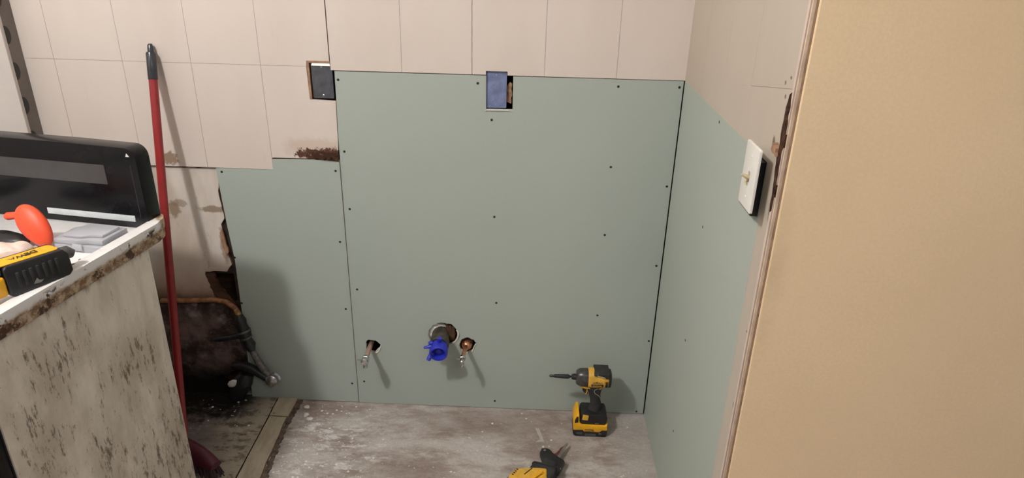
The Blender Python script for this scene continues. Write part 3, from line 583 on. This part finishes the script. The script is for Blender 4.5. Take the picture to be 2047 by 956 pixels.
# ------------------------------------------------------------------ stove
t = empty('stove', (-1.3985, -.5371, 0), -math.radians(8.28), 'grimy white kitchen stove with black backguard, pulled out from the wall', 'stove')
ST = t
obj('side_panel', slab(B(), rect(-.488, .03, 0, .888), -.004, 0, 'x'), 'side', t)
obj('body', box(B(), (-.742, -.486, .03), (-.0045, -.004, .886)), 'greyplas', t)
obj('side_panel', slab(B(), rect(-.488, .03, 0, .888), -.746, -.7425, 'x'), 'side', t)
obj('oven_door', box(B(), (-.738, -.525, .19), (-.006, -.489, .80)), 'glass', t, bevel=.004)
obj('drawer_front', box(B(), (-.738, -.520, .045), (-.006, -.489, .180)), 'deck', t, bevel=.003)
bm = B(); tube(bm, [(-.66, -.525, .765), (-.66, -.56, .765), (-.08, -.56, .765), (-.08, -.525, .765)], .009, 10); obj('door_handle', bm, 'steel', t, smooth=True)
for x in (-.70, -.05):
    for y in (-.44, -.05):
        bm = B(); lathe(bm, (x, y, 0), (0, 0, 1), [(0, .018), (.006, .018), (.008, .008), (.031, .008)], 12); obj('foot', bm, 'black', t)
# cooktop: raised rolled edge round a sunken deck
bm = B(); slab(bm, [(-.752, -.535), (.004, -.535), (.012, -.525), (.012, .03), (.004, .066), (-.010, .086), (-.030, .092), (-.752, .092)], .866, .897, 'z'); ck = obj('cooktop', bm, 'deck', t, bevel=.004)
bm = B(); slab(bm, [(-.752, -.537), (.004, -.537), (.015, -.525), (.015, .03), (.007, .066), (-.008, .088), (-.030, .094), (-.752, .094)], .892, .9185, 'z', [rrect(-.730, -.512, -.016, .050, .012)]); obj('rolled_edge', bm, 'deck', ck, bevel=.0085, seg=3)
for x, y, rr in ((-.58, -.10, .085), (-.58, -.36, .075)):
    bm = B()
    for k in range(4): 
        R2 = rr*(1-.22*k); tube(bm, [(x+R2*math.cos(a), y+R2*math.sin(a), .9015) for a in [2*math.pi*i/28 for i in range(29)]], .0038, 6)
    obj('burner_coil', bm, 'greyplas', ck, smooth=True)
# backguard
bm = B(); pts = [(-.752, .8976), (-.0135, .8976), (-.0135, 1.00)] + [(-.014-.030+.030*math.cos(a), 1.078+.030*math.sin(a)) for a in [math.pi/2*i/6 for i in range(7)]] + [(-.20, 1.1105), (-.45, 1.111), (-.752, 1.108)]
slab(bm, pts, .037, .087, 'y'); bg_ = obj('backguard', bm, 'glass', t, bevel=.005)
bm = B(); slab(bm, rrect(-.62, 1.010, -.105, 1.060, .003), .0355, .0372, 'y'); o = obj('display_window', bm, 'glass2', bg_); o['label'] = 'lighter smoked display window'
bm = B(); slab(bm, [(-.0395, 1.0865), (-.0295, 1.0865), (-.036, 1.095)], .0360, .0372, 'y'); obj('indicator_mark', bm, 'white', bg_)
bm = B(); slab(bm, rect(-.0325, .925, -.0315, 1.065), .0364, .0372, 'y'); obj('seam_line', bm, 'glass2', bg_)

# ------------------------------------------------------------------ things lying on the cooktop
TZ = .8975
def onstove(n, xy, z, rz, lb, cat): return empty(n, (xy[0], xy[1], z), rz, lb, cat)
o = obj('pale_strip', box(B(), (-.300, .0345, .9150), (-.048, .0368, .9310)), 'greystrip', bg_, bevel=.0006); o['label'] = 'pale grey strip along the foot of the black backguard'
# frosted clear case
t = onstove('clear_case', (-1.492, -.592), .8980, -.12, 'frosted clear plastic case with stepped lid on the cooktop corner', 'case')
obj('case_base', slab(B(), rrect(-.068, -.052, .060, .050, .010), 0, .014, 'z'), 'case', t, bevel=.002)
obj('case_lid', slab(B(), [(-.066, -.048), (-.005, -.050), (.012, -.040), (.055, -.040), (.058, .046), (-.040, .048), (-.066, .020)], .0145, .027, 'z'), 'case', t, bevel=.003)
bm = B(); slab(bm, [(-.050, -.036), (.0, -.038), (.016, -.026), (.046, -.024), (.048, .034), (-.035, .036)], .0275, .034, 'z'); obj('lid_panel', bm, 'case', t, bevel=.002)
obj('latch', box(B(), (-.012, -.0565, .004), (.012, -.0525, .020)), 'case', t, bevel=.001)
# orange red pad with handle
t = onstove('orange_pad', (-1.607, -.622), .8977, 0, 'orange-red rounded oval pad with a short stub handle, standing among the tools', 'tool')
bm = B(); bmesh.ops.create_icosphere(bm, subdivisions=4, radius=1)
ax = Vector((-.30, .86, .42)).normalized()
for v in bm.verts:
    p = Vector((v.co.x*.034, v.co.y*.022, v.co.z*.058)); p.x *= 1+.12*v.co.z; v.co = p
o = obj('pad', bm, 'orange', t, smooth=True); o.location = (0, 0, .053); o.rotation_euler = (-.35, -.72, .10)
bm = B(); tube(bm, [(-.020, .006, .072), (-.045, .010, .074), (-.067, .012, .070), (-.073, .012, .068)], [.011, .0085, .0095, .006], 14); obj('stub_handle', bm, 'orange', t, smooth=True)
# black pouch and pink bag
bm = B(); bmesh.ops.create_icosphere(bm, subdivisions=4, radius=1)
for v in bm.verts:
    f = 1+.18*mnoise.noise(v.co*1.7); v.co = Vector((v.co.x*.075*f, v.co.y*.030*f, max(-.3, v.co.z)*.020*f))
o = obj('black_pouch', bm, 'black', smooth=True); o.location = (-1.690, -.615, .9075); o.rotation_euler.z = -.35; tag(o, 'flat black pouch lying under the orange-red pad', 'pouch')
bm = B(); bmesh.ops.create_icosphere(bm, subdivisions=5, radius=1)
for v in bm.verts:
    f = 1+.22*mnoise.noise(v.co*1.6)+.05*mnoise.noise(v.co*6); v.co = Vector((v.co.x*.070*f, v.co.y*.038*f, max(-.25, v.co.z)*.046*f))
o = obj('plastic_bag', bm, 'bag', smooth=True); o.location = (-1.595, -.735, .9130); o.rotation_euler.z = .25; tag(o, 'pale pink crumpled bag at the left, behind the black and yellow tool', 'bag')
# small dark connector cable behind the tool
bm = B(); tube(bm, [(-1.425, -.775, .945), (-1.418, -.755, .942), (-1.412, -.735, .936), (-1.420, -.722, .928), (-1.432, -.712, .924)], [.008, .009, .007, .006, .004], 10)
# black and yellow cordless tool
th = math.atan2(-.42, .91)
t = onstove('cordless_tool', (-1.4655, -.905), .9188, th, 'black cordless tool with yellow top label lying on the stove edge', 'tool')
prof = [(0, .004), (.004, 0), (.118, 0), (.127, .008), (.127, .046), (.118, .058), (.006, .064), (0, .058)]
bm = B(); slab(bm, [(y, z) for y, z in prof], -.062, 0, 'x'); 
for v in bm.verts: v.co.x += -(.10*v.co.z if v.co.x > -.03 else 0)
bd = obj('housing', bm, 'black', t, bevel=.004, seg=3)
for k in range(7):
    obj('grip_rib', box(B(), (-.0090, .018+k*.013, .014), (-.0006, .024+k*.013, .046)), 'rubber', bd, bevel=.001).location = (0, 0, 0)
bm = B(); slab(bm, rrect(-.052, -.03, -.013, .116, .009), .0, .0016, 'z')
lb_ = obj('top_label', bm, 'yellow', t); lb_.location = (0, 0, .0642); lb_.rotation_euler.x = -math.radians(3.1)
text('lettering', 'DEWALT', .0165, (-.0335, .045, .0638), (-math.radians(3.1), 0, math.radians(90+180)), 'black', t, sx=1.1)
for yy in (-.012, .0, .012): pass
for yy in (-.018, -.010, .088, .094): obj('label_bar', box(B(), (-.044, yy, .0015), (-.024, yy+.003, .0021)), 'yellow_d', lb_)
obj('battery', box(B(), (-.060, -.085, .004), (-.004, -.001, .046)), 'yellow', t, bevel=.006, seg=3)
obj('body_rear', box(B(), (-.058, -.085, .0465), (-.010, -.001, .062)), 'greyplas', t, bevel=.004)
bm = B(); tube(bm, [(-.034, .125, .036), (-.034, .140, .036), (-.030, .150, .030)], [.016, .014, .009], 14); obj('nozzle', bm, 'greyplas', t, smooth=True)
bm = B(); slab(bm, [(.044, .012), (.052, .022), (.056, .016), (.064, .014), (.058, .010)], -.0003, .0012, 'x'); o = obj('emblem', bm, 'steel', t)

# ------------------------------------------------------------------ impact driver standing near the corner
t = empty('impact_driver', (-.205, -.100, 0), 0, 'yellow and black cordless impact driver standing upright near the wall corner', 'power tool')
F = -.037
def pr(name, pts, y0, y1, mat, parent=t, bevel=.003, seg=2): return obj(name, ngon(B(), pts, y0, y1, 'y'), mat, parent, bevel=bevel, seg=seg)
pr('battery', [(-.060, .004), (-.052, 0), (.050, 0), (.056, .006), (.056, .030), (-.062, .030), (-.063, .014)], F, -F, 'black')
pk = pr('battery_shell', [(-.062, .028), (-.030, .030), (-.024, .022), (.030, .022), (.038, .030), (.055, .030), (.055, .058), (.048, .050), (-.034, .052), (-.042, .060), (-.044, .092), (-.052, .092), (-.062, .070)], F-.0018, -F+.0018, 'yellow', bevel=.002)
pr('side_grille', [(-.0585, .058), (-.0465, .062), (-.0465, .086), (-.0530, .086), (-.0585, .070)], F-.0030, -F+.0030, 'black', pk, bevel=.001)
pr('logo_patch', [(-.0225, .0255), (.0100, .0255), (.0100, .0335), (-.0225, .0335)], F-.0032, F-.001, 'black', pk, bevel=.0005)
text('lettering', 'DEWALT', .0066, (-.0062, F-.0034, .0295), (math.pi/2, 0, 0), 'yellow', t, sx=1.15)
for x0, x1 in ((-.050, -.030), (.026, .036)): obj('battery_clip', box(B(), (x0, F-.0012, .010), (x1, F+.004, .018)), 'greyplas', t, bevel=.001)
obj('battery_vent', box(B(), (-.020, F-.0008, .003), (.018, F+.004, .014)), 'greyplas', t, bevel=.001)
bs = pr('base', [(-.040, .056), (-.034, .050), (.045, .050), (.052, .060), (.054, .078), (.046, .094), (-.034, .094), (-.040, .086)], F+.002, -F-.002, 'black', bevel=.004)
pr('hang_tag', [(-.034, .072), (-.014, .070), (-.012, .090), (-.032, .092)], F-.0006, F+.004, 'yellow_d', bs, bevel=.001)
obj('light_button', box(B(), (.012, F-.0002, .056), (.024, F+.004, .060)), 'greyplas', bs, bevel=.0006)
# grip
bm = B()
pts = [((.010, 0, .092), .023, .018), ((.012, 0, .115), .019, .0165), ((.010, 0, .135), .0185, .0165), ((.006, 0, .155), .020, .017), ((.004, 0, .175), .024, .017), ((.002, 0, .198), .034, .019)]
rings = [[bm.verts.new((p[0]+a*math.cos(k), b*math.sin(k), p[2])) for k in [2*math.pi*j/24 for j in range(24)]] for p, a, b in pts]
for i in range(len(rings)-1):
    for j in range(24): bm.faces.new((rings[i][j], rings[i][(j+1) % 24], rings[i+1][(j+1) % 24], rings[i+1][j]))
bm.faces.new(rings[0]); bm.faces.new(rings[-1]); obj('grip', bm, 'rubber', t, smooth=True)
bm = B(); tube(bm, [(.014, -.0185, .192), (.004, -.0195, .186), (.001, -.0190, .178), (.006, -.0185, .170), (.018, -.0180, .162), (.025, -.014, .150), (.028, -.010, .135)], .0009, 8); obj('grip_line', bm, 'dust', t, smooth=True)
pr('trigger', [(-.040, .188), (-.020, .190), (-.018, .160), (-.026, .162), (-.037, .172)], -.010, .010, 'black', bevel=.003)
bm = B(); tube(bm, [(-.0235, -.0105, .188), (-.0215, -.0108, .175), (-.0250, -.0100, .161)], .0018, 8); obj('trigger_edge', bm, 'yellow_d', t, smooth=True)
ZC = .2235
def hull(name, x0, x1, r0, r1, mat, parent=t, n=28, sq=.9, prof=None, zc=ZC):
    bm = B(); P = prof or [(x0, r0), (x1, r1)]; rings = []
    for x, rr in P:
        ring = []
        for j in range(n):
            a = 2*math.pi*j/n; cx, sx_ = math.cos(a), math.sin(a); e = 2/2.6
            ring.append(bm.verts.new((x, rr*.93*math.copysign(abs(cx)**e, cx), zc+rr*math.copysign(abs(sx_)**e, sx_))))
        rings.append(ring)
    for i in range(len(rings)-1):
        for j in range(n): bm.faces.new((rings[i][j], rings[i][(j+1) % n], rings[i+1][(j+1) % n], rings[i+1][j]))
    bm.faces.new(rings[0]); bm.faces.new(rings[-1]); return obj(name, bm, mat, parent, smooth=True)
hull('nose_cone', 0, 0, 0, 0, 'nose', prof=[(-.062, .012), (-.062, .020), (-.058, .025), (-.048, .0295), (-.024, .0305), (-.021, .0295)])
hs = hull('motor_housing', 0, 0, 0, 0, 'yellow_d', prof=[(-.0215, .0310), (-.018, .0325), (.010, .0325), (.030, .0315), (.046, .0300), (.049, .0280)])
hull('rear_cap', 0, 0, 0, 0, 'rubber', prof=[(.0475, .0305), (.050, .0312), (.056, .0290), (.058, .022), (.058, .010)])
pr('top_pad', [(-.004, ZC+.026), (-.002, ZC+.0330), (.048, ZC+.0330), (.048, ZC+.016), (.030, ZC+.017), (.024, ZC+.025)], -.0316, .0316, 'rubber', hs, bevel=.002)
bm = B(); tube(bm, [(.008, -.0290, ZC+.0332), (.0085, -.0322, ZC+.028), (.024, -.0324, ZC+.025), (.034, -.0324, ZC+.021)], .0008, 6); obj('pad_line', bm, 'chip', hs)
pr('name_plate', [(-.010, ZC-.016), (.028, ZC-.016), (.030, ZC-.008), (-.012, ZC-.008)], -.0322, -.028, 'black', hs, bevel=.0006)
text('lettering', 'BRUSHLESS', .0054, (.009, -.0324, ZC-.012), (math.pi/2, 0, 0), 'yellow_d', t, sx=1.1)
text('lettering', 'DEWALT', .0068, (.009, -.0308, ZC-.001), (math.pi/2, 0, 0), 'trimb', t, sx=1.2)
for k in range(4):
    for xx in (.0345, .0405): pass
    obj('vent_slot', box(B(), (.036, -.0312, ZC-.018+k*.0058), (.0445, -.026, ZC-.0152+k*.0058)), 'black', hs, bevel=.0006)
bm = B(); lathe(bm, (.006, -.0300, ZC+.001), (0, -1, 0), [(-.002, .002), (.0022, .002), (.0024, .001)], 10); obj('housing_screw', bm, 'black', hs)
pr('lower_nose', [(-.050, ZC-.026), (-.022, ZC-.030), (.030, ZC-.032), (.024, ZC-.040), (-.030, ZC-.038), (-.046, ZC-.034)], -.016, .016, 'yellow_d', bevel=.004)
bm = B(); lathe(bm, (-.060, 0, ZC), (-1, 0, 0), [(0, .0075), (.002, .0105), (.012, .0105), (.014, .0085), (.017, .0085), (.018, .006)], 18); obj('bit_collet', bm, 'black', t, smooth=True)
bm = B(); lathe(bm, (-.076, 0, ZC), (-1, 0, 0), [(0, .0035), (.006, .0035), (.010, .0070), (.014, .0078), (.040, .0072), (.055, .0060), (.060, .0060), (.062, .0042), (.074, .0042), (.078, .0020)], 16); obj('bit_holder', bm, 'black', t, smooth=True)

# ------------------------------------------------------------------ small reciprocating saw lying on the floor
t = empty('reciprocating_saw', (-.400, -.420, 0), -math.atan2(.45, .89), 'yellow and black compact saw with a short blade, lying on the floor', 'power tool')
def zs(name, pts, z0, z1, mat, parent=t, bevel=.004, seg=2): return obj(name, slab(B(), pts, z0, z1, 'z'), mat, parent, bevel=bevel, seg=seg)
hb = zs('housing', [(-.083, -.04), (-.078, .010), (-.030, .044), (.036, .050), (.046, .018), (.050, -.15), (-.062, -.17)], .004, .058, 'black', bevel=.008, seg=3)
yt = zs('top_cover', [(-.074, -.030), (-.069, .004), (-.030, .033), (-.005, .046), (.014, .053), (.024, .034), (.030, .020), (.042, .014), (.046, -.14), (-.055, -.16)], .054, .070, 'yellow_d', bevel=.004)
zs('gearbox_boot', [(-.038, .020), (-.037, .062), (-.030, .070), (.032, .078), (.040, .070), (.042, .020)], .004, .066, 'rubber', bevel=.008, seg=3)
zs('boot_rim', [(-.041, .056), (-.036, .067), (.036, .083), (.042, .074)], .003, .068, 'black', bevel=.003)
zs('label_panel', [(-.012, -.02), (.001, .038), (.018, .044), (.022, -.004), (.024, -.03)], .0702, .0712, 'yellow', yt, bevel=.0005)
text('lettering', 'DEWALT', .010, (.010, .012, .0714), (0, 0, math.radians(75)), 'black', t, sx=1.0)
for k in range(4): obj('vent_slot', box(B(), (-.0685+.004*k*.2, -.026+k*.0085, .0698), (-.0625+.004*k*.2, -.022+k*.0085, .0708)), 'black', yt)
obj('cover_slot', slab(B(), [(-.036, -.006), (-.033, -.007), (-.024, .030), (-.027, .031)], .0698, .0708, 'z'), 'black', yt)
obj('battery', box(B(), (-.050, -.26, .003), (.046, -.155, .068)), 'yellow', t, bevel=.006)
sh = zs('shoe', [(-.056, .146), (-.060, .168), (-.044, .178), (-.030, .176), (-.016, .166), (.004, .160), (.034, .152), (.036, .132), (.038, .096), (.030, .092), (.022, .112), (-.030, .118), (-.040, .128)], .012, .034, 'black', bevel=.004)
zs('shoe_arm', [(-.022, .070), (.024, .075), (.020, .120), (-.026, .125)], .014, .044, 'rubber', bevel=.003)
bm = B(); lathe(bm, (-.045, .162, .034), (0, 0, 1), [(0, .004), (.001, .004), (.0015, .0025)], 12); obj('shoe_rivet', bm, 'steel', sh)
for k, (x, y) in enumerate(((.034, .112), (.031, .090))):
    bm = B(); bmesh.ops.create_icosphere(bm, subdivisions=2, radius=.004); o = obj('shoe_pin', bm, 'steel', sh, smooth=True); o.location = (x, y, .030)
bm = B(); teeth = [(-.012, .150), (.010, .150), (.012, .175)]
edge = []
for k in range(12):
    y = .178+k*.0055; edge += [(.0085-.0003*k, y), (.0060-.0003*k, y+.003)]
slab(bm, [(-.012, .150), (.010, .150)] + edge + [(.003, .246), (-.002, .243), (-.004, .225), (-.009, .212), (-.010, .185), (-.015, .170)], .022, .0238, 'z')
obj('blade', bm, 'steel', t)
bm = B(); slab(bm, [(-.0125, .152), (-.001, .152), (-.002, .190), (-.004, .224), (-.009, .212), (-.010, .186), (-.0152, .170)], .0236, .0246, 'z'); o = obj('blade_paint', bm, 'blade_red', t); o['label'] = 'worn dark red paint on the blade'

# small dark connector lying behind the stove-top tool
bm = B(); tube(bm, [(-1.448, -.765, .912), (-1.444, -.748, .911), (-1.440, -.735, .908), (-1.448, -.715, .906), (-1.460, -.700, .904)], [.008, .009, .007, .006, .004], 12)
o = obj('cable_plug', bm, 'greyplas', smooth=True); tag(o, 'small dark plug lying between the clear case and the black tool', 'plug')
